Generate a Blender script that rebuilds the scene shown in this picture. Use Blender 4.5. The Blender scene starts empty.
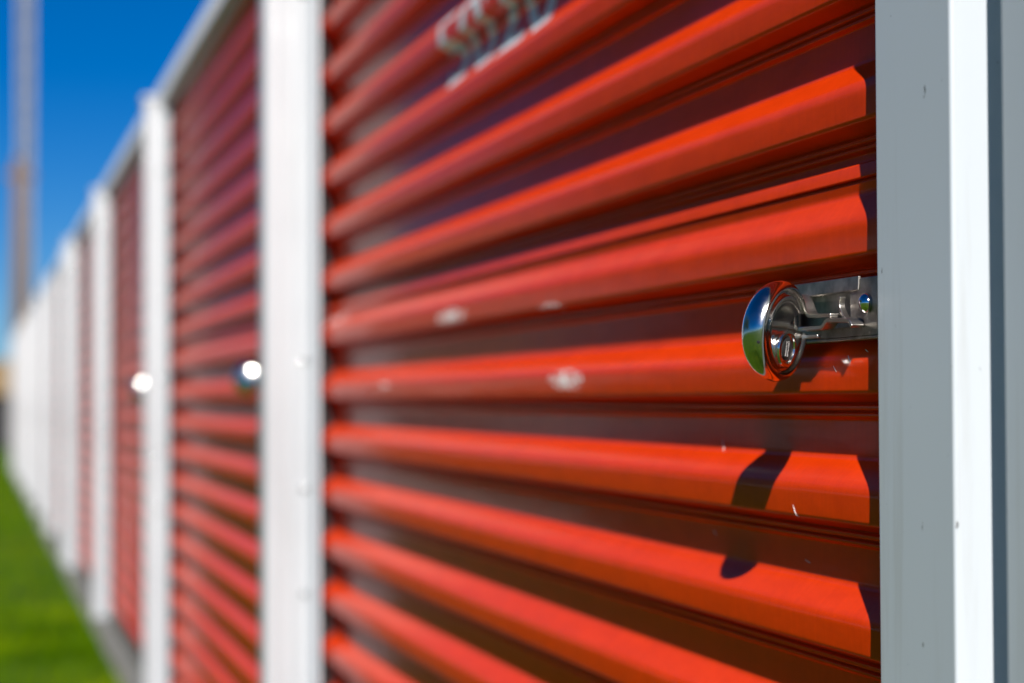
import bpy, bmesh, math, random
from mathutils import Vector, Matrix
random.seed(7)
R = math.radians
S = bpy.context.scene
COL = S.collection

# ------------------------------------------------------------------ camera
FPX = 2133.0                      # focal length in pixels of a 1024 px wide frame
ALPHA = math.atan(537 / FPX)      # angle between the optical axis and the wall
PITCH = math.atan(58.6 / FPX)
ROLL = 0.0040
HC = 0.95
CAM = Vector((-0.5704, 0, HC))    # wall plane (rib crests) is x = 0, outward is -x
h = Vector((math.sin(ALPHA), math.cos(ALPHA), 0))
rt = Vector((math.cos(ALPHA), -math.sin(ALPHA), 0))
fw = h * math.cos(PITCH) + Vector((0, 0, math.sin(PITCH)))
up = -h * math.sin(PITCH) + Vector((0, 0, math.cos(PITCH)))
rt, up = rt * math.cos(ROLL) - up * math.sin(ROLL), up * math.cos(ROLL) + rt * math.sin(ROLL)

def at(px, py, n=0.0):
    """world point on the vertical plane n metres in front of the door that is seen at a pixel"""
    d = fw + rt * ((px - 512) / FPX) - up * ((py - 341.5) / FPX)
    t = (-n - CAM.x) / d.x
    return CAM + d * t

cd = bpy.data.cameras.new('camera')
cam = bpy.data.objects.new('camera', cd)
COL.objects.link(cam)
cam.matrix_world = Matrix(((rt.x, up.x, -fw.x, CAM.x), (rt.y, up.y, -fw.y, CAM.y),
                           (rt.z, up.z, -fw.z, CAM.z), (0, 0, 0, 1)))
cd.sensor_width = 36
cd.lens = FPX / 1024 * 36
cd.clip_start = 0.02
cd.clip_end = 5000
cd.dof.use_dof = True
cd.dof.focus_distance = 1.42
cd.dof.aperture_fstop = 4.3
cd.dof.aperture_blades = 0
S.camera = cam

# ------------------------------------------------------------------ light
EL, AZ = R(35), R(16.2)           # sun height, angle between sun and wall
sun_to = Vector((-math.sin(AZ) * math.cos(EL), -math.cos(AZ) * math.cos(EL), math.sin(EL)))
ld = bpy.data.lights.new('sun', 'SUN')
ld.energy = 4.0
ld.angle = R(0.53)
ld.color = (1, 0.965, 0.92)
lo = bpy.data.objects.new('sun', ld)
COL.objects.link(lo)
lo.rotation_euler = sun_to.to_track_quat('Z', 'Y').to_euler()
W = bpy.data.worlds.new('World')
S.world = W
W.use_nodes = True
nt = W.node_tree
sky = nt.nodes.new('ShaderNodeTexSky')
sky.sky_type = 'NISHITA'
sky.sun_disc = False
sky.sun_elevation = EL
sky.sun_rotation = math.atan2(sun_to.x, sun_to.y)
sky.altitude = 2500
sky.air_density = 1.0
sky.dust_density = 0.1
sky.ozone_density = 6.0
hsv = nt.nodes.new('ShaderNodeHueSaturation')
hsv.inputs['Saturation'].default_value = 1.38
nt.links.new(sky.outputs[0], hsv.inputs['Color'])
tint = nt.nodes.new('ShaderNodeMix')
tint.data_type = 'RGBA'; tint.blend_type = 'MULTIPLY'
tint.inputs[0].default_value = 1
tint.inputs[7].default_value = (0.66, 0.80, 0.98, 1)
nt.links.new(hsv.outputs[0], tint.inputs[6])
nt.links.new(tint.outputs[2], nt.nodes['Background'].inputs[0])
nt.nodes['Background'].inputs[1].default_value = 0.044
S.view_settings.view_transform = 'Standard'
S.view_settings.look = 'None'
S.view_settings.exposure = 0.68
S.view_settings.gamma = 1

# ------------------------------------------------------------------ materials
def mat(name, col, rough=0.5, metal=0.0, coat=0.0, coat_rough=0.03, spec=0.5):
    m = bpy.data.materials.new(name)
    m.use_nodes = True
    b = m.node_tree.nodes['Principled BSDF']
    b.inputs['Base Color'].default_value = (*col, 1)
    b.inputs['Roughness'].default_value = rough
    b.inputs['Metallic'].default_value = metal
    b.inputs['Coat Weight'].default_value = coat
    b.inputs['Coat Roughness'].default_value = coat_rough
    b.inputs['Specular IOR Level'].default_value = spec
    return m, m.node_tree, b

def noise(t, scale, detail=4, vec=None, rough=0.5):
    n = t.nodes.new('ShaderNodeTexNoise')
    n.inputs['Scale'].default_value = scale
    n.inputs['Detail'].default_value = detail
    n.inputs['Roughness'].default_value = rough
    if vec is not None:
        t.links.new(vec, n.inputs['Vector'])
    return n

def coords(t, scale=(1, 1, 1)):
    c = t.nodes.new('ShaderNodeTexCoord')
    m = t.nodes.new('ShaderNodeMapping')
    m.inputs['Scale'].default_value = scale
    t.links.new(c.outputs['Object'], m.inputs['Vector'])
    return m.outputs[0]

def ramp(t, src, stops):
    r = t.nodes.new('ShaderNodeValToRGB')
    while len(r.color_ramp.elements) < len(stops):
        r.color_ramp.elements.new(0.5)
    for e, (p, c) in zip(r.color_ramp.elements, stops):
        e.position = p
        e.color = (*c, 1) if len(c) == 3 else c
    t.links.new(src, r.inputs[0])
    return r

def mix(t, fac, a, b):
    m = t.nodes.new('ShaderNodeMix')
    m.data_type = 'RGBA'
    for inp, v in ((m.inputs[0], fac), (m.inputs[6], a), (m.inputs[7], b)):
        if isinstance(v, (tuple, list)):
            inp.default_value = (*v, 1)
        elif isinstance(v, (int, float)):
            inp.default_value = v
        else:
            t.links.new(v, inp)
    return m.outputs[2]

def bump(t, b, height, strength, dist=0.001, prev=None, coat=True):
    n = t.nodes.new('ShaderNodeBump')
    n.inputs['Strength'].default_value = strength
    n.inputs['Distance'].default_value = dist
    t.links.new(height, n.inputs['Height'])
    if prev:
        t.links.new(prev, n.inputs['Normal'])
    t.links.new(n.outputs[0], b.inputs['Normal'])
    if coat:
        t.links.new(n.outputs[0], b.inputs['Coat Normal'])
    return n.outputs[0]

# red baked enamel: slightly wavy sheet, dust specks, faint streaks and scratches
RED, t, b = mat('red_enamel', (0.56, 0.030, 0.004), 0.40, 0, 0.25, 0.04, spec=0.02)
b.inputs['Coat IOR'].default_value = 1.38
v = coords(t, (1, 1, 1))
n1 = noise(t, 6, 3, coords(t, (1, 0.6, 3)))
n2 = noise(t, 900, 2, v)
p = bump(t, b, n1.outputs[0], 0.28, 0.004)
p = bump(t, b, n2.outputs[0], 0.12, 0.0004, p)
dn = noise(t, 420, 3, v, 0.7)
dm = ramp(t, dn.outputs[0], [(0.695, (0, 0, 0)), (0.73, (1, 1, 1))])
dn2 = noise(t, 9, 3, v)
dm2 = ramp(t, dn2.outputs[0], [(0.45, (0, 0, 0)), (0.7, (1, 1, 1))])
mm = t.nodes.new('ShaderNodeMath'); mm.operation = 'MULTIPLY'
t.links.new(dm.outputs[0], mm.inputs[0]); t.links.new(dm2.outputs[0], mm.inputs[1])
st = noise(t, 3, 5, coords(t, (1, 60, 2)))
stc = ramp(t, st.outputs[0], [(0.35, (0.80, 0.046, 0.0008)), (0.7, (0.84, 0.052, 0.001))])
c1 = mix(t, mm.outputs[0], stc.outputs[0], (0.75, 0.30, 0.18))
mo = noise(t, 35, 6, coords(t, (1, 0.5, 1.4)), 0.7)
mr_ = ramp(t, mo.outputs[0], [(0.35, (0.86, 0.80, 0.75)), (0.68, (1, 1, 1))])
mu = t.nodes.new('ShaderNodeMix'); mu.data_type = 'RGBA'; mu.blend_type = 'MULTIPLY'; mu.inputs[0].default_value = 1
t.links.new(c1, mu.inputs[6]); t.links.new(mr_.outputs[0], mu.inputs[7])
t.links.new(mu.outputs[2], b.inputs['Base Color'])
rr = ramp(t, dn2.outputs[0], [(0.3, (0.03, 0.03, 0.03)), (0.8, (0.10, 0.10, 0.10))])
t.links.new(rr.outputs[0], b.inputs['Coat Roughness'])

# white painted steel with a few chips and scuffs
WHITE, t, b = mat('white_painted_steel', (0.74, 0.75, 0.76), 0.35, 0, 0.15, 0.1)
v = coords(t, (1, 1, 0.6))
w1 = noise(t, 130, 3, v, 0.6)
wm = ramp(t, w1.outputs[0], [(0.715, (0, 0, 0)), (0.735, (1, 1, 1))])
w2 = noise(t, 2.0, 5, v)
wc = ramp(t, w2.outputs[0], [(0.3, (0.555, 0.59, 0.62)), (0.7, (0.605, 0.635, 0.66))])
w3 = noise(t, 1.0, 5, coords(t, (38, 38, 2.2)), 0.65)
ws = ramp(t, w3.outputs[0], [(0.52, (0, 0, 0)), (0.80, (0.55, 0.55, 0.55))])
wd = mix(t, ws.outputs[0], wc.outputs[0], (0.40, 0.39, 0.36))
t.links.new(mix(t, wm.outputs[0], wd, (0.13, 0.13, 0.13)), b.inputs['Base Color'])
bump(t, b, noise(t, 300, 2, v).outputs[0], 0.04, 0.0005)

POSTW, t, b = mat('weathered_white_paint', (0.5, 0.5, 0.5), 0.45, 0, 0.1, 0.1)
v = coords(t, (30, 30, 1.6))
w1 = noise(t, 1.0, 6, v, 0.65)
w2 = noise(t, 1.7, 4, coords(t), 0.6)
wa = ramp(t, w2.outputs[0], [(0.3, (0.45, 0.46, 0.475)), (0.7, (0.52, 0.53, 0.54))])
wf = ramp(t, w1.outputs[0], [(0.50, (0, 0, 0)), (0.78, (0.7, 0.7, 0.7))])
t.links.new(mix(t, wf.outputs[0], wa.outputs[0], (0.34, 0.34, 0.33)), b.inputs['Base Color'])

TRIM, t, b = mat('fresh_white_trim', (0.80, 0.81, 0.82), 0.5)

STEEL, t, b = mat('galvanised_steel', (0.42, 0.41, 0.40), 0.30, 1.0)
v = coords(t, (1, 1, 1))
g1 = noise(t, 70, 5, v, 0.65)
gc = ramp(t, g1.outputs[0], [(0.3, (0.15, 0.130, 0.110)), (0.7, (0.38, 0.35, 0.32))])
t.links.new(gc.outputs[0], b.inputs['Base Color'])
gr = ramp(t, g1.outputs[0], [(0.3, (0.40, 0.40, 0.40)), (0.75, (0.58, 0.58, 0.58))])
t.links.new(gr.outputs[0], b.inputs['Roughness'])
bump(t, b, noise(t, 260, 3, coords(t, (1, 0.15, 1))).outputs[0], 0.10, 0.0004)

STRAP, t, b = mat('worn_zinc_strap', (0.50, 0.47, 0.43), 0.36, 1.0)
bump(t, b, noise(t, 200, 3, coords(t)).outputs[0], 0.15, 0.0005)

CHROME, t, b = mat('polished_stainless', (0.66, 0.64, 0.61), 0.09, 1.0)
v = coords(t, (1, 1, 1))
c1 = noise(t, 60, 4, v, 0.6)
cr = ramp(t, c1.outputs[0], [(0.35, (0.09, 0.09, 0.09)), (0.75, (0.26, 0.26, 0.26))])
t.links.new(cr.outputs[0], b.inputs['Roughness'])
bump(t, b, c1.outputs[0], 0.06, 0.0008)

BRIGHT, t, b = mat('zinc_rivet', (0.72, 0.71, 0.69), 0.10, 1.0)
RUBBER, t, b = mat('black_rubber', (0.012, 0.011, 0.011), 0.7)
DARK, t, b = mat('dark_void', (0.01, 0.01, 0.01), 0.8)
MARK, t, b = mat('white_marking_paint', (0.74, 0.78, 0.80), 0.5)
GLINT_SCRATCH, t, b = mat('glint_and_scratch_white', (0.93, 0.91, 0.88), 0.25)  # white for the imitated sun glints, shared with the scratches
ETCH, t, b = mat('etched_lettering', (0.7, 0.68, 0.66), 0.6)

CONC, t, b = mat('concrete', (0.28, 0.275, 0.26), 0.9)
k1 = noise(t, 12, 8, coords(t), 0.7)
t.links.new(ramp(t, k1.outputs[0], [(0.3, (0.12, 0.125, 0.115)), (0.7, (0.23, 0.235, 0.215))]).outputs[0], b.inputs['Base Color'])
bump(t, b, k1.outputs[0], 0.4, 0.01, coat=False)

LAWN, t, b = mat('lawn_soil', (0.06, 0.10, 0.01), 0.95, spec=0.1)
k1 = noise(t, 1.6, 8, coords(t), 0.65)
t.links.new(ramp(t, k1.outputs[0], [(0.3, (0.025, 0.060, 0.004)), (0.5, (0.045, 0.10, 0.006)), (0.72, (0.10, 0.15, 0.010))]).outputs[0], b.inputs['Base Color'])

GRASS, t, b = mat('grass_blade', (0.07, 0.15, 0.002), 1.0, spec=0.0)
k1 = noise(t, 2.2, 6, coords(t), 0.7)
t.links.new(ramp(t, k1.outputs[0], [(0.3, (0.022, 0.060, 0.0005)), (0.52, (0.075, 0.150, 0.001)), (0.70, (0.20, 0.24, 0.002))]).outputs[0], b.inputs['Base Color'])
b.inputs['Transmission Weight'].default_value = 0.0

LEAF, t, b = mat('leaf', (0.05, 0.09, 0.02), 0.6, spec=0.3)
k1 = noise(t, 1.2, 3, coords(t), 0.6)
t.links.new(ramp(t, k1.outputs[0], [(0.3, (0.03, 0.06, 0.012)), (0.7, (0.08, 0.12, 0.03))]).outputs[0], b.inputs['Base Color'])
BARK, t, b = mat('bark', (0.10, 0.07, 0.05), 0.9)
POLEW, t, b = mat('weathered_timber', (0.16, 0.105, 0.07), 0.85)
POLEG, t, b = mat('grey_mast_paint', (0.27, 0.28, 0.32), 0.6)
TAN, t, b = mat('tan_shingle', (0.26, 0.18, 0.09), 0.8)
DARKW, t, b = mat('dark_stained_board', (0.025, 0.023, 0.025), 0.7)
SIDING, t, b = mat('pale_siding', (0.62, 0.60, 0.57), 0.6)
GLASS, t, b = mat('window_glass', (0.02, 0.025, 0.03), 0.05)

# ------------------------------------------------------------------ helpers
def link_mesh(name, bm, m, parent=None, smooth=False):
    me = bpy.data.meshes.new(name)
    bmesh.ops.recalc_face_normals(bm, faces=bm.faces)
    bm.to_mesh(me)
    bm.free()
    me.materials.append(m)
    if smooth:
        for p_ in me.polygons:
            p_.use_smooth = True
    o = bpy.data.objects.new(name, me)
    COL.objects.link(o)
    if parent:
        o.parent = parent
    return o

def empty(name, loc, label=None, cat=None, group=None):
    o = bpy.data.objects.new(name, None)
    o.empty_display_size = 0.1
    COL.objects.link(o)
    o.location = loc
    return tag(o, label, cat, group)

def tag(o, label=None, cat=None, group=None, kind=None):
    if label: o['label'] = label
    if cat: o['category'] = cat
    if group: o['group'] = group
    if kind: o['kind'] = kind
    return o

def box(bm, x0, x1, y0, y1, z0, z1):
    vs = [bm.verts.new((x, y, z)) for x in (x0, x1) for y in (y0, y1) for z in (z0, z1)]
    for f in ((0, 1, 3, 2), (4, 6, 7, 5), (0, 4, 5, 1), (2, 3, 7, 6), (0, 2, 6, 4), (1, 5, 7, 3)):
        bm.faces.new([vs[i] for i in f])
    return vs

def extrude_poly(bm, pts, axis, a0, a1):
    """closed polygon of (u,v) extruded from a0 to a1: axis 'z' -> (u,v,a), 'y' -> (u,a,v), 'x' -> (a,u,v)"""
    def P(u, v, a):
        return {'z': (u, v, a), 'y': (u, a, v), 'x': (a, u, v)}[axis]
    lo_ = [bm.verts.new(P(u, v, a0)) for u, v in pts]
    hi_ = [bm.verts.new(P(u, v, a1)) for u, v in pts]
    n = len(pts)
    for i in range(n):
        bm.faces.new((lo_[i], lo_[(i + 1) % n], hi_[(i + 1) % n], hi_[i]))
    bm.faces.new(lo_[::-1])
    bm.faces.new(hi_)

def tube(bm, pts, rad, seg=10):
    rings = []
    pts = [Vector(p_) for p_ in pts]
    for i, p_ in enumerate(pts):
        d = (pts[min(i + 1, len(pts) - 1)] - pts[max(i - 1, 0)]).normalized()
        a = d.orthogonal().normalized() if i == 0 else (prev - d * prev.dot(d)).normalized()
        prev = a
        c = d.cross(a)
        r_ = rad[i] if isinstance(rad, (list, tuple)) else rad
        rings.append([bm.verts.new(p_ + (a * math.cos(2 * math.pi * k / seg) + c * math.sin(2 * math.pi * k / seg)) * r_) for k in range(seg)])
    for r0, r1 in zip(rings, rings[1:]):
        for k in range(seg):
            bm.faces.new((r0[k], r0[(k + 1) % seg], r1[(k + 1) % seg], r1[k]))
    bm.faces.new(rings[0][::-1])
    bm.faces.new(rings[-1])

def lathe(bm, prof, seg=64, M=Matrix()):
    """prof: (r,z) from axis to axis"""
    rings = []
    for r_, z_ in prof:
        if r_ < 1e-6:
            rings.append([bm.verts.new(M @ Vector((0, 0, z_)))])
        else:
            rings.append([bm.verts.new(M @ Vector((r_ * math.cos(2 * math.pi * k / seg), r_ * math.sin(2 * math.pi * k / seg), z_))) for k in range(seg)])
    for a, c in zip(rings, rings[1:]):
        for k in range(seg):
            k2 = (k + 1) % seg
            f = [a[k % len(a)], a[k2 % len(a)], c[k2 % len(c)], c[k % len(c)]]
            f2 = []
            for q in f:
                if q not in f2: f2.append(q)
            if len(f2) > 2: bm.faces.new(f2)

def bevel(o, w, seg=2, ang=30):
    m = o.modifiers.new('bevel', 'BEVEL')
    m.width = w
    m.segments = seg
    m.limit_method = 'ANGLE'
    m.angle_limit = R(ang)
    return o

def smooth_by_angle(o, ang=35):
    o.data.shade_smooth()
    me = o.data
    bm = bmesh.new(); bm.from_mesh(me)
    for e in bm.edges:
        e.smooth = not (len(e.link_faces) == 2 and e.calc_face_angle(0) > R(ang))
    bm.to_mesh(me); bm.free()
    return o

def rounded(pts, rads, seg=5):
    """round the corners of an open polyline"""
    out = [pts[0]]
    for i in range(1, len(pts) - 1):
        p0, p1, p2 = Vector(pts[i - 1]), Vector(pts[i]), Vector(pts[i + 1])
        r_ = rads[i] if isinstance(rads, (list, tuple)) else rads
        a, c = (p0 - p1), (p2 - p1)
        d = min(r_, a.length * 0.48, c.length * 0.48)
        s, e = p1 + a.normalized() * d, p1 + c.normalized() * d
        for k in range(seg + 1):
            q = k / seg
            out.append(tuple(s * (1 - q) ** 2 + p1 * 2 * q * (1 - q) + e * q * q))
    out.append(pts[-1])
    return out

# ------------------------------------------------------------------ door curtain profile
PITCHZ = 0.0877
DEP = 0.0195
Z0 = at(840, 457, -DEP).z         # a rib's upper slope starts here
# one period going DOWN from a rib's slope start: (drop, n) with n<=0 behind the crest plane
TAIL = [(0.0188, 0.0), (0.0432, -0.0011), (0.0480, -0.0145), (0.0500, -0.0188),
        (0.0515, -0.0155), (0.0542, -0.0155), (0.0556, -0.0188), (0.0570, -0.0160), (0.0592, -0.0160), (0.0612, -DEP - 0.0008)]
RIB = [(0.0, -DEP + 0.0008)] + TAIL
RIBR = [0, 0.0068, 0.0030, 0.0008, 0.0008, 0.0006, 0.0006, 0.0006, 0.0006, 0.0006, 0.0012]
RIB_SEAM = [(0.0, -0.0125)] + TAIL
DOOR_BOT, DOOR_TOP = 0.045, HC + 0.93
k_top = int((DOOR_TOP - Z0) / PITCHZ) + 1
k_bot = -int((Z0 - DOOR_BOT) / PITCHZ) - 1
LIFT = lambda k: 0.0 if k < 2 else 0.0042 if k == 2 else 0.0064   # the upper sheet sits a little high on its lap
raw, rr_ = [], []
for k in range(k_top, k_bot, -1):
    zs = Z0 + k * PITCHZ + LIFT(k)
    if k == 2:                    # lap of two sheets just above this rib
        ins = [(zs + 0.0225, -DEP, .001), (zs + 0.0205, -0.0110, .001), (zs + 0.0105, -0.0090, .001), (zs + 0.0100, -0.0150, .0002),
               (zs + 0.0085, -0.0150, .0002), (zs + 0.0080, -0.0105, .001)]
        for a_, b_, c_ in ins:
            raw.append((a_, b_)); rr_.append(c_)
    prof = RIB_SEAM if k == 2 else RIB
    for (dz, n_), r_ in zip(prof, RIBR):
        raw.append((zs - dz, n_)); rr_.append(r_ if r_ else 0.003)
CURT = rounded(raw, rr_, 7)
CURT = [q for q in CURT if DOOR_BOT < q[0] < DOOR_TOP]

def depth_at(z):
    for (za, na), (zb, nb) in zip(CURT, CURT[1:]):
        if zb <= z <= za:
            return na if abs(za - zb) < 1e-9 else na + (nb - na) * (za - z) / (za - zb)
    return 0.0

# ------------------------------------------------------------------ building layout
Y0 = at(877, 345, 0.0135).y       # far edge of the nearest jamb: the near door starts here
Y1 = at(317, 402, 0.0135).y          # the near door ends here
WID = Y1 - Y0
POST = 0.60
BAY = WID + POST
ZT = HC + 1.008
print('layout', Y0, Y1, WID, BAY, Z0)

# sun glints imitated in white colour: patches of tiny raised specks on a few rib fronts
def sun_glint(door, px, py, wy, wz, n, seed):
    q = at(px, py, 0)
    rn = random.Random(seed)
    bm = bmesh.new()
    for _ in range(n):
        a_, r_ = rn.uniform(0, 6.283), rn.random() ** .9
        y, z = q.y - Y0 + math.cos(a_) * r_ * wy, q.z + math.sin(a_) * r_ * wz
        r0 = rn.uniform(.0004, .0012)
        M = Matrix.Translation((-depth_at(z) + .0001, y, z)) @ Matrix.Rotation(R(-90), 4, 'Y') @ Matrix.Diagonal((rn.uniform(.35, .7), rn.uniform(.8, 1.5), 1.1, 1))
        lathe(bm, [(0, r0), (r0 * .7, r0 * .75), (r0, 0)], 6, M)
    o = link_mesh('glint_specks', bm, GLINT_SCRATCH, door, True)
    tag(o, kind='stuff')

def make_curtain(parent, loc_y):
    bm = bmesh.new()
    ys = [-0.034 + (WID + 0.068) * i / 24 for i in range(25)]
    rows = [[bm.verts.new((-n_, y, z)) for y in ys] for z, n_ in CURT]
    for r0, r1 in zip(rows, rows[1:]):
        for i in range(len(ys) - 1):
            bm.faces.new((r0[i], r0[i + 1], r1[i + 1], r1[i]))
    o = link_mesh('roller_door', bm, RED, parent, True)
    o.location = (0, loc_y, 0)
    bar = bmesh.new()
    box(bar, -0.004, 0.022, -0.030, WID + 0.030, 0.010, DOOR_BOT + 0.004)
    q = bevel(link_mesh('bottom_bar', bar, STEEL, o), 0.002)
    return o

def jamb_poly():
    return [(0, .0075), (0, .0135), (-.109, .0135), (-.109, -.0300), (-.152, -.0300), (-.152, .0030), (-.440, .0030), (-.440, .0135),
            (-.60, .0135), (-.60, .0075), (-.56, .0075), (-.56, -.06), (-.04, -.06), (-.04, .0075)]

def make_jamb(parent, y):
    bm = bmesh.new()
    extrude_poly(bm, [(-n_, yy) for yy, n_ in jamb_poly()], 'z', 0.012, HC + 0.885)
    o = bevel(link_mesh('door_jamb', bm, WHITE, parent), 0.0022, 3)
    smooth_by_angle(o, 40)
    o.location = (0, y, 0)
    # black brush seals at the back of both guide slots
    for yy in (-0.0395, -0.5635):
        s = bmesh.new()
        box(s, -0.0072, 0.045, yy, yy + 0.003, 0.012, HC + 0.885)
        link_mesh('guide_seal', s, RUBBER, o)
    return o

def make_post(parent, y, prot, top):
    """fluted box post bolted on the face of the jamb, with a pressed cap"""
    n0, n1 = 0.0137, prot
    w = 0.08
    D_ = n1 - n0
    pts = [(0, n0), (0, n1 - .006), (-.006, n1), (-w + .006, n1), (-w, n1 - .006)]
    for a_ in (0.70, 0.36):
        c_ = n0 + D_ * a_
        pts += [(-w, c_ + .004), (-w - .0025, c_ + .002), (-w - .0025, c_ - .002), (-w, c_ - .004)]
    pts += [(-w, n0)]
    bm = bmesh.new()
    extrude_poly(bm, [(-n_, yy) for yy, n_ in pts], 'z', 0.014, top)
    o = bevel(link_mesh('post', bm, POSTW, parent), 0.0015, 2)
    smooth_by_angle(o, 40)
    o.location = (0, y - 0.443, 0)
    bm = bmesh.new()
    box(bm, -n1 - .007, -n0 - .0005, -w - .007, .007, top, top + .016)
    c = bevel(link_mesh('post_cap', bm, POSTW, o), 0.006, 3)
    smooth_by_angle(c, 40)
    for zz in (0.62, 0.80, 1.02, 1.65):
        s = bmesh.new()
        lathe(s, [(0, .0045), (.004, .004), (.0065, .0015), (.0068, 0), (0, 0)], 12,
              Matrix.Translation((-n0 - 0.010, -w - 0.0002, zz)) @ Matrix.Rotation(R(90), 4, 'X'))
        link_mesh('screw', s, BRIGHT, o, True)
    return o

# latch on every door: (y relative to the start of the door opening)
def LP(px, py, n):
    q = at(px, py, n)
    return q.y - Y0, q.z

def rect_frame(bm, ya, yb, za, zb, n0, n1, holes):
    """plate in the y-z plane, n0..n1 thick, with rectangular holes (y0,y1,z0,z1): built from strips"""
    ys = sorted({ya, yb, *[q for h_ in holes for q in h_[:2]]})
    zs = sorted({za, zb, *[q for h_ in holes for q in h_[2:]]})
    grid = {}
    def V(i, j, n_):
        return grid.setdefault((i, j, n_), bm.verts.new((-n_, ys[i], zs[j])))
    solid = set()
    for i in range(len(ys) - 1):
        for j in range(len(zs) - 1):
            cy, cz = (ys[i] + ys[i + 1]) / 2, (zs[j] + zs[j + 1]) / 2
            if not any(h_[0] < cy < h_[1] and h_[2] < cz < h_[3] for h_ in holes):
                solid.add((i, j))
    for i, j in solid:
        for n_ in (n0, n1):
            bm.faces.new((V(i, j, n_), V(i + 1, j, n_), V(i + 1, j + 1, n_), V(i, j + 1, n_)))
        for di, dj, a, c in ((-1, 0, (i, j), (i, j + 1)), (1, 0, (i + 1, j), (i + 1, j + 1)),
                             (0, -1, (i, j), (i + 1, j)), (0, 1, (i, j + 1), (i + 1, j + 1))):
            if (i + di, j + dj) not in solid:
                bm.faces.new((V(*a, n0), V(*c, n0), V(*c, n1), V(*a, n1)))

def sheet_strip(bm, path, thick, n0, n1):
    """bent sheet: polyline path in (y,z), extruded in depth n0..n1"""
    P = [Vector(q) for q in path]
    off = []
    for i, q in enumerate(P):
        d = (P[min(i + 1, len(P) - 1)] - P[max(i - 1, 0)]).normalized()
        off.append(q + Vector((-d.y, d.x)) * thick)
    poly = [tuple(q) for q in P] + [tuple(q) for q in off[::-1]]
    extrude_poly(bm, poly, 'x', -n1, -n0)

def make_latch(door):
    nf = 0.0030                         # front of the back plate
    yR = -0.012                        # runs under the jamb lip
    yL = LP(757, 300, nf)[0]
    zt = LP(866, 277, nf)[1]
    zb = LP(866, 336, nf)[1]
    zc = (zt + zb) / 2
    y_f = LP(852, 300, nf)[0]          # left edge of the wide right-hand plate
    bm = bmesh.new()
    win = (LP(850, 300, nf)[0], LP(797, 300, nf)[0], zb + 0.007, zt - 0.0085)
    rect_frame(bm, 0.002, yL, zb, zt, nf - 0.0035, nf, [win])
    o = bevel(link_mesh('latch_plate', bm, STEEL, door), 0.0007, 2)
    smooth_by_angle(o, 40)
    bm = bmesh.new()
    hole = (win[0] - 0.001, win[0] + 0.019, zb + 0.013, zt - 0.016)
    rect_frame(bm, yR, yL + 0.004, zb + 0.001, zt - 0.001, -0.0075, -0.0050, [hole])
    bevel(link_mesh('back_plate', bm, STEEL, door), 0.0006, 2)
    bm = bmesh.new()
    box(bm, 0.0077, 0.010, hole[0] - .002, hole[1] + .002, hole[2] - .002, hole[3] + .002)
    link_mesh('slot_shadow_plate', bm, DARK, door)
    # folded lower flange with a lip
    bm = bmesh.new()
    sheet_strip(bm, [(0.002, zb - 0.0022), (yL - 0.004, zb - 0.0022)], 0.0022, -0.009, 0.0038)
    bevel(link_mesh('lower_flange', bm, STEEL, door), 0.0006, 2)
    # folded top edge of the plate, leaning back
    bm = bmesh.new()
    extrude_poly(bm, [(-nf - .0002, zt - .0085), (-nf - .0012, zt - .0080), (-nf - .0006, zt + .0014), (-nf + .0014, zt + .0012)], 'y', y_f - 0.0125, yL)
    bevel(link_mesh('upper_flange', bm, STEEL, door), 0.0006, 2)
    # sliding bolt tongue, a bent strap standing out from the plate
    bm = bmesh.new()
    n_s = 0.0125
    path = rounded([LP(850, 328, n_s), LP(848, 322.5, n_s), LP(826, 322.5, n_s), LP(821, 330, n_s), LP(798, 331.5, n_s)], 0.0030, 4)
    sheet_strip(bm, path, 0.0030, 0.0032, n_s)
    bevel(link_mesh('slide_bolt', bm, STRAP, door), 0.0006, 2)
    # the web of the bolt below its upper edge
    bm = bmesh.new()
    A, B = LP(826, 330, nf + .002), LP(799, 335, nf + .002)
    box(bm, -0.0115, -0.0085, A[0], B[0], B[1] - 0.0035, A[1] - 0.0030)
    bevel(link_mesh('bolt_web', bm, STRAP, door), 0.0006, 2)
    # upper hasp strap with a curled end and a small notch
    bm = bmesh.new()
    n_s = 0.0115
    path = rounded([LP(830, 317.5, n_s), LP(806, 318, n_s), LP(801, 303, n_s), LP(797, 298, n_s), LP(794, 298, n_s)], 0.006, 5)
    sheet_strip(bm, path, 0.0028, 0.0032, n_s)
    bevel(link_mesh('hasp_strap', bm, STRAP, door), 0.0006, 2)
    # curled ear at the near side of the window
    bm = bmesh.new()
    n_s = 0.0075
    path = rounded([LP(840, 297, n_s), LP(839, 306, n_s), LP(844, 318, n_s), LP(851, 320, n_s)], 0.006, 5)
    sheet_strip(bm, path, 0.0024, 0.0032, n_s)
    bevel(link_mesh('hasp_ear', bm, STRAP, door), 0.0005, 2)
    # dome headed bolt
    q = LP(868, 303, nf)
    bm = bmesh.new()
    prof = [(0, .0062)] + [(.0068 * math.sin(R(a)), .0010 + .0052 * math.cos(R(a))) for a in range(15, 91, 15)] + [(.0068, 0), (0, 0)]
    lathe(bm, prof, 32, Matrix.Translation((-nf, q[0], q[1])) @ Matrix.Rotation(R(-90), 4, 'Y'))
    link_mesh('dome_bolt', bm, BRIGHT, door, True)
    return q

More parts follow.
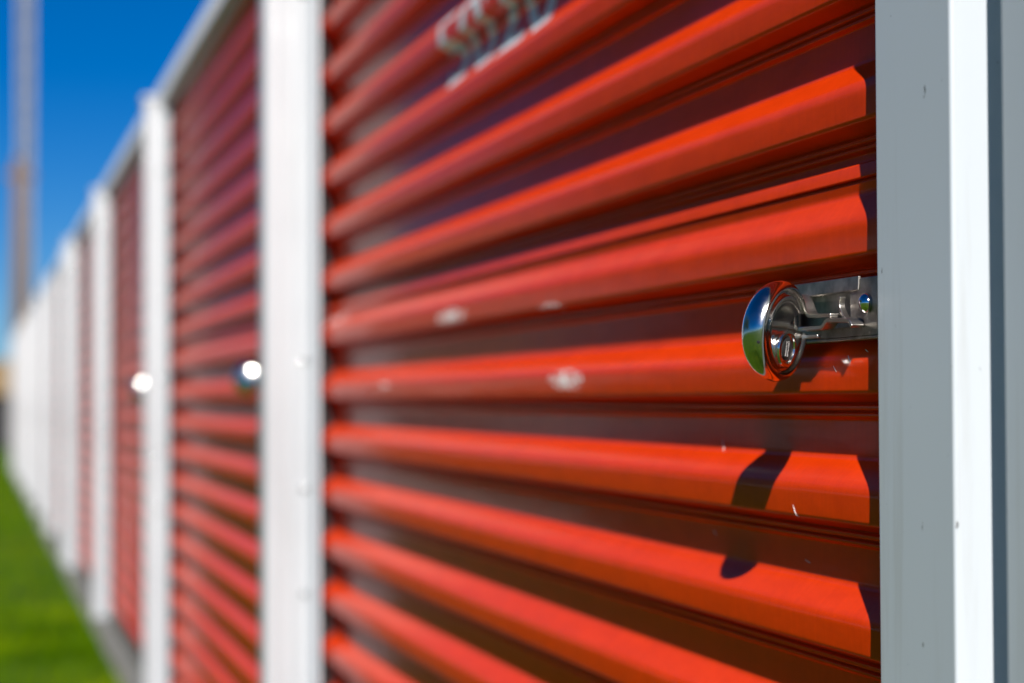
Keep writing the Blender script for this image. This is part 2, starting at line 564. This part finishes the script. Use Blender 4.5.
def drape_text(door, word, y_left, z_bot, z_top, length):
    cu = bpy.data.curves.new('txt', 'FONT')
    cu.body = word
    cu.resolution_u = 3
    cu.offset = 0.014
    to = bpy.data.objects.new('txt', cu)
    COL.objects.link(to)
    dg = bpy.context.evaluated_depsgraph_get()
    me = bpy.data.meshes.new_from_object(to.evaluated_get(dg))
    bpy.data.objects.remove(to)
    bm = bmesh.new(); bm.from_mesh(me)
    bmesh.ops.remove_doubles(bm, verts=bm.verts, dist=1e-5)
    xs = [v_.co.x for v_ in bm.verts]; ys = [v_.co.y for v_ in bm.verts]
    x0, x1, y0, y1 = min(xs), max(xs), min(ys), max(ys)
    for v_ in bm.verts:
        v_.co = Vector((0, y_left - (v_.co.x - x0) / (x1 - x0) * length, z_bot + (v_.co.y - y0) / (y1 - y0) * (z_top - z_bot)))
    for z, _ in CURT:
        if z_bot < z < z_top:
            bmesh.ops.bisect_plane(bm, geom=bm.verts[:] + bm.edges[:] + bm.faces[:], plane_co=(0, 0, z), plane_no=(0, 0, 1), dist=1e-6)
    for v_ in bm.verts:
        v_.co.x = -depth_at(v_.co.z) - 0.0007
    return link_mesh('unit_number', bm, MARK, door)

def padlock(door_y, label, turn=0, first=None):
    """stainless disc padlock hanging on the latch of the door whose opening starts at door_y"""
    loc = at(776, 331, 0.038) + Vector((0, door_y - Y0, 0))
    if first:
        r = first.copy(); COL.objects.link(r)
        r.location = loc
        r.rotation_euler = (first.rotation_euler.x, first.rotation_euler.y, first.rotation_euler.z + turn)
        r['label'] = label
        for ch in list(first.children):
            c = ch.copy(); COL.objects.link(c); c.parent = r
            for g in ch.children:
                d = g.copy(); COL.objects.link(d); d.parent = c
        return r
    r = empty('disc_padlock', loc, label, 'padlock', 'disc padlocks on the door latches')
    # local frame: z = face normal, x = towards the mouth, y = up
    a = Vector((0.66, -0.75, -0.10)).normalized()
    y_ = (Vector((0.02, 0.10, 1)) - a * a.dot(Vector((0.02, 0.10, 1)))).normalized()
    x_ = y_.cross(a)
    r.rotation_euler = Matrix((x_, y_, a)).transposed().to_euler()
    prof = [(0, -.0175), (.008, -.0173), (.015, -.0165), (.0215, -.0148), (.0268, -.0120), (.0306, -.0085), (.0330, -.0048),
            (.0343, -.0010), (.0347, .0022), (.0343, .0048), (.0332, .0070), (.0316, .0084), (.0299, .0087), (.0286, .0080),
            (.0278, .0067), (.0269, .0062), (.0259, .0067), (.0249, .0077), (.0234, .0083), (.0216, .0082), (.0200, .0075), (.0185, .0066),
            (.0165, .0060), (0, .0060)]
    bm = bmesh.new()
    lathe(bm, prof, 96)
    body = link_mesh('lock_body', bm, CHROME, r, True)
    # mouth cut
    bm = bmesh.new()
    m_ = []
    for k in range(13):
        th = R(90 + 180 * k / 12)
        m_.append((0.0190 + 0.0062 * math.cos(th), 0.0088 + 0.0062 * math.sin(th)))
    m_ += [(0.05, 0.0010), (0.05, 0.0166)]
    extrude_poly(bm, m_, 'z', -0.03, 0.03)
    cut = link_mesh('cutter', bm, CHROME, r)
    md = body.modifiers.new('mouth', 'BOOLEAN')
    md.object = cut; md.operation = 'DIFFERENCE'; md.solver = 'EXACT'
    bpy.context.view_layer.update()
    dg = bpy.context.evaluated_depsgraph_get()
    me = bpy.data.meshes.new_from_object(body.evaluated_get(dg))
    body.modifiers.clear()
    body.data = me
    bpy.data.objects.remove(cut)
    smooth_by_angle(body, 38)
    # shackle bar across the mouth
    bm = bmesh.new()
    pts = [Vector((0.0225 * math.cos(R(q)) + .004, 0.0225 * math.sin(R(q)) + .003, -.002)) for q in range(-35, 76, 10)]
    tube(bm, pts, 0.0045, 16)
    link_mesh('shackle', bm, CHROME, r, True)
    # lock cylinder housing with its dark face, rim and engraving
    bm = bmesh.new()
    cyl = [(0, .0045), (.0112, .0045), (.0120, .0052), (.0122, .0090), (.0116, .0110), (.0104, .0116), (.0092, .0112), (.0088, .0098), (0, .0096)]
    lathe(bm, [(q[0] * 1.08, q[1] + .0008) for q in cyl], 48, Matrix.Translation((-0.002, -0.0115, 0)))
    hub = link_mesh('cylinder_housing', bm, CHROME, r, True)
    smooth_by_angle(hub, 45)
    bm = bmesh.new()
    lathe(bm, [(0, .0115), (.0055, .0114), (.0082, .0106), (0, .0104)], 32, Matrix.Translation((-0.002, -0.0115, 0)))
    link_mesh('keyway_plug', bm, DARK, hub, True)
    bm = bmesh.new()
    rnd = random.Random(3)
    for row in range(2):
        yy = -0.0052
        while yy < 0.0052:
            w = rnd.uniform(.0004, .0009)
            xx = -0.0026 + row * 0.0030
            box(bm, -0.002 + xx, -0.002 + xx + rnd.uniform(.0005, .0013), -0.0115 + yy, -0.0115 + yy + w, .0112, .01165)
            yy += w + rnd.uniform(.0003, .0006)
    link_mesh('engraving', bm, ETCH, hub)
    # drain hole on the rim
    bm = bmesh.new()
    q = R(198)
    lathe(bm, [(0, .0006), (.0011, .0004), (.0012, 0), (0, 0)], 16,
          Matrix.Translation((0.03405 * math.cos(q), 0.03405 * math.sin(q), 0.0048)) @ Matrix.Rotation(q, 4, 'Z') @ Matrix.Rotation(R(72), 4, 'Y'))
    link_mesh('drain_hole', bm, DARK, body)
    return r

# ------------------------------------------------------------------ the two storage buildings
def building(name, label, first_bay, bays, prot, shift, end_near, end_far):
    """first_bay: index of the bay of its nearest door; bays: number of doors; a jamb stands before each door and one after the last"""
    ys = Y0 + first_bay * BAY
    ye = ys + bays * BAY
    b_ = empty(name, (-shift, 0, 0), label, 'storage building')
    doors = []
    for i in range(bays + 1):
        y = ys + i * BAY
        make_jamb(b_, y)
        make_post(b_, y, (0.040 if i == 1 else 0.091 if i == 2 else prot) if first_bay == -1 else prot, HC + (0.912 if first_bay == -1 else 0.89))
        if i < bays:
            d = make_curtain(b_, y)
            make_latch(d)
            doors.append((d, y))
    yA, yB = ys - POST, ye
    bm = bmesh.new()
    box(bm, -0.0135, 0.06, yA, yB, HC + 0.887, HC + .9220)
    bevel(link_mesh('header', bm, WHITE, b_), 0.003)
    bm = bmesh.new()
    extrude_poly(bm, [(.050, HC + .9225), (-.0142, HC + .9225), (-.0142, HC + .908), (-.027, HC + .908), (-.029, HC + .914), (.000, ZT + .002), (.006, ZT + .006), (.050, ZT + .006)], 'y', yA - .01, yB + .01)
    bevel(link_mesh('eave_trim', bm, TRIM, b_), 0.003, 3)
    bm = bmesh.new()
    poly = [(0.008, ZT + .008), (2.9, ZT + .16), (2.9, ZT + .17), (0.008, ZT + .012)]
    extrude_poly(bm, poly, 'y', yA - .012, yB + .012)
    link_mesh('roof', bm, STEEL, b_)
    bm = bmesh.new()
    box(bm, 0.062, 2.8, yA, yA + .05, 0.012, ZT)
    box(bm, 0.062, 2.8, yB - .05, yB, 0.012, ZT)
    box(bm, 2.75, 2.8, yA + .05, yB - .05, 0.012, ZT + .1)
    link_mesh('wall', bm, WHITE, b_)
    bm = bmesh.new()
    box(bm, -0.092, 2.95, yA - .05, yB + .05, -0.3, 0.010)
    bevel(link_mesh('foundation', bm, CONC, b_), 0.01)
    return b_, doors

bldA, doorsA = building('storage_building', 'near white storage building with glossy red roller doors and slim posts', -1, 5, 0.073, 0.0, True, False)
# the number painted on the near door
q0, q1 = at(440, 40, -0.005), at(545, 10, -0.005)
dn_ = doorsA[1][0]
drape_text(dn_, '5020', q0.y - Y0, Z0 + 5 * PITCHZ - 0.004, Z0 + 6 * PITCHZ + 0.003, q0.y - q1.y)
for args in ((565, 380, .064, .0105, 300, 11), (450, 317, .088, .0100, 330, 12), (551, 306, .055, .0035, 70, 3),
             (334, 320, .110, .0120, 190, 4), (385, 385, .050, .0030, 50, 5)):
    sun_glint(dn_, *args)
for (xa, ya, xb, yb) in ((792, 505, 796, 519), (845, 355, 850, 362), (858, 349, 864, 352), (700, 440, 703, 452), (833, 366, 836, 372), (780, 560, 786, 564), (690, 530, 694, 536)):
    A_, B_ = at(xa, ya, 0), at(xb, yb, 0)
    bm = bmesh.new()
    tube(bm, [(-depth_at(A_.z + (B_.z - A_.z) * k / 6) - .0001, (A_.y + (B_.y - A_.y) * k / 6) - Y0, A_.z + (B_.z - A_.z) * k / 6) for k in range(7)],
         [.00005, .0002, .00028, .0003, .00025, .0002, .00005], 5)
    link_mesh('scratch', bm, GLINT_SCRATCH, dn_)
bldB, doorsB = building('storage_building', 'far white storage building whose thicker posts close up into one band', 4.115, 6, 0.082, 0.0, False, True)

main = padlock(Y0, 'polished round disc padlock in sharp focus on the near red door latch')
padlock(Y0 + BAY, 'blurred disc padlock on the second red door, between two white posts', R(121), main)
padlock(Y0 + 2 * BAY, 'small blurred disc padlock on the third red door along the row', R(123), main)

# ------------------------------------------------------------------ ground
bm = bmesh.new()
for x0, x1, y0, y1 in ((-900, 900, -900, 1500),):
    vs = [bm.verts.new(q) for q in ((x0, y0, 0), (x1, y0, 0), (x1, y1, 0), (x0, y1, 0))]
    bm.faces.new(vs)
tag(link_mesh('ground', bm, LAWN), kind='structure')

verts, faces = [], []
rnd = random.Random(5)
def blade(x, y, hgt, wid):
    a = rnd.uniform(0, math.pi)
    lx, ly = rnd.gauss(0, .35) * hgt, rnd.gauss(0, .35) * hgt
    cx, cy = math.cos(a) * wid, math.sin(a) * wid
    i = len(verts)
    verts.extend([(x - cx, y - cy, 0), (x + cx, y + cy, 0), (x + cx * .6 + lx * .4, y + cy * .6 + ly * .4, hgt * .6),
                  (x - cx * .6 + lx * .4, y - cy * .6 + ly * .4, hgt * .6), (x + lx, y + ly, hgt)])
    faces.extend([(i, i + 1, i + 2, i + 3), (i + 3, i + 2, i + 4)])
for _ in range(26000):
    y = 1.0 + 9 * rnd.random() ** 1.2
    x = -0.105 - rnd.random() ** 1.3 * (1.0 + y * 0.20)
    blade(x, y, rnd.uniform(.025, .06), .0025)
for _ in range(24000):
    y = 8 + 30 * rnd.random() ** 1.3
    x = -0.105 - rnd.random() * 4
    blade(x, y, rnd.uniform(.03, .075), .006)
me = bpy.data.meshes.new('grass')
me.from_pydata(verts, [], faces)
me.materials.append(GRASS)
g = bpy.data.objects.new('grass', me)
COL.objects.link(g)
tag(g, 'short bright green lawn grass beside the storage row', 'grass', kind='stuff')

# ------------------------------------------------------------------ things beyond the row
def dirpt(px, dist):
    d = fw + rt * ((px - 512) / FPX)
    d.z = 0
    d.normalize()
    q = CAM + d * dist
    return Vector((q.x, q.y, 0))

q = dirpt(25, 52)
mast = empty('lattice_mast', q, 'tall slim grey mast rising out of the picture beyond the storage row', 'mast')
bm = bmesh.new()
for sx, sy in ((-.13, -.13), (.13, -.13), (0, .16)):
    tube(bm, [(sx, sy, 0), (sx, sy, 16)], 0.055, 8)
link_mesh('leg', bm, POLEG, mast)
bm = bmesh.new()
L = [(-.13, -.13), (.13, -.13), (0, .16)]
for i in range(40):
    for k in range(3):
        a_, c_ = L[k], L[(k + 1) % 3]
        if i % 2: a_, c_ = c_, a_
        tube(bm, [(*a_, i * .4), (*c_, i * .4 + .4)], 0.022, 5)
link_mesh('bracing', bm, POLEG, mast)

q = dirpt(19, 43)
pole = empty('utility_pole', q, 'short brown timber utility pole in front of the grey mast', 'utility pole')
bm = bmesh.new()
tube(bm, [(0, 0, 0), (0, 0, 3), (0, 0, 5.75)], [.17, .15, .12], 12)
link_mesh('shaft', bm, POLEW, pole, True)
bm = bmesh.new()
box(bm, -.3, .3, -.05, .05, 5.35, 5.47)
link_mesh('crossarm', bm, POLEW, pole)
bm = bmesh.new()
P0 = q + Vector((-.6, 0, 5.5)); P1 = q + Vector((-30, -6, 6.6))
tube(bm, [P0.lerp(P1, i / 16) - Vector((0, 0, 1.1 * 4 * (i / 16) * (1 - i / 16))) for i in range(17)], 0.02, 5)
tag(link_mesh('overhead_wire', bm, DARKW), 'thin dark wire running left from the timber pole', 'wire')

q = dirpt(-60, 46)
shed = empty('garden_shed', q + Vector((0, 0, 0)), 'low dark boarded shed with tan roof at the far end of the lawn', 'shed')
bm = bmesh.new()
box(bm, -2.2, 1.6, 0, 2.4, 0, 1.15)
link_mesh('wall', bm, DARKW, shed)
bm = bmesh.new()
extrude_poly(bm, [(-.15, 1.10), (2.55, 1.10), (1.2, 1.85)], 'x', -2.35, 1.75)
link_mesh('roof', bm, TAN, shed)
bm = bmesh.new()
box(bm, -1.0, -.2, -.03, -.003, 0.02, 1.05)
link_mesh('door', bm, BARK, shed)

# house and trees across the lawn: out of frame, they are what the glossy doors mirror
def tree(x, y, hgt, wid, label, seed):
    rn = random.Random(seed)
    t_ = empty('tree', (x, y, 0), label, 'tree', 'trees across the lawn')
    bm = bmesh.new()
    tube(bm, [(0, 0, -.1), (.05, 0, hgt * .3), (-.04, .06, hgt * .6), (0, 0, hgt * .9)], [hgt * .03, hgt * .022, hgt * .012, .02], 8)
    for k in range(7):
        a_ = rn.uniform(0, 6.28); z = hgt * rn.uniform(.28, .6)
        e = Vector((math.cos(a_), math.sin(a_), .6)) * wid * .45
        tube(bm, [(0, 0, z), tuple(Vector((0, 0, z)) + e)], [hgt * .010, .015], 6)
    link_mesh('trunk', bm, BARK, t_, True)
    vs, fs = [], []
    cl = [(Vector((rn.gauss(0, .33) * wid, rn.gauss(0, .33) * wid, hgt * rn.uniform(.32, .95))), rn.uniform(.14, .26) * wid) for _ in range(26)]
    for c_, r_ in cl:
        for _ in range(130):
            d = Vector((rn.gauss(0, 1), rn.gauss(0, 1), rn.gauss(0, 1))).normalized() * r_ * rn.random() ** .4
            p_ = c_ + d
            s = rn.uniform(.10, .22)
            u_ = Vector((rn.gauss(0, 1), rn.gauss(0, 1), rn.gauss(0, 1))).normalized()
            w_ = u_.orthogonal().normalized()
            i = len(vs)
            vs += [p_ - u_ * s, p_ + w_ * s * .5, p_ + u_ * s, p_ - w_ * s * .5]
            fs.append((i, i + 1, i + 2, i + 3))
    me_ = bpy.data.meshes.new('crown')
    me_.from_pydata([tuple(v_) for v_ in vs], [], fs)
    me_.materials.append(LEAF)
    o = bpy.data.objects.new('crown', me_)
    COL.objects.link(o)
    o.parent = t_

tree(-7.8, 24, 6.8, 4.6, 'broad leafy tree nearest the row end across the lawn', 1)
tree(-11.5, 23, 8.0, 5.6, 'tallest leafy tree in the middle of the lawn trees', 2)
tree(-14.5, 19, 7.2, 5.4, 'low wide leafy tree beside the tallest lawn tree', 3)
tree(-16.5, 14, 7.5, 5.6, 'leafy tree farthest from the row across the lawn', 4)

hs = empty('house', (-7.0, 41, 0), 'pale sided bungalow across the lawn beyond the trees', 'house')
bm = bmesh.new(); box(bm, -3.5, 1.5, 0, 6, 0, 2.6)
link_mesh('wall', bm, SIDING, hs)
bm = bmesh.new(); extrude_poly(bm, [(-.4, 2.55), (6.4, 2.55), (3, 4.3)], 'x', -3.8, 1.8)
link_mesh('roof', bm, TAN, hs)
for xx in (-2.6, -.4):
    bm = bmesh.new(); box(bm, xx, xx + 1.2, -.05, -.004, 1.0, 2.1)
    w = link_mesh('window', bm, GLASS, hs)
bm = bmesh.new(); box(bm, -1.3, -.5, -.05, -.004, .02, 2.05)
link_mesh('door', bm, BARK, hs)

# ------------------------------------------------------------------ render settings
S.render.engine = 'CYCLES'
S.cycles.max_bounces = 8
S.cycles.glossy_bounces = 5
S.cycles.sample_clamp_indirect = 12
S.cycles.use_denoising = True
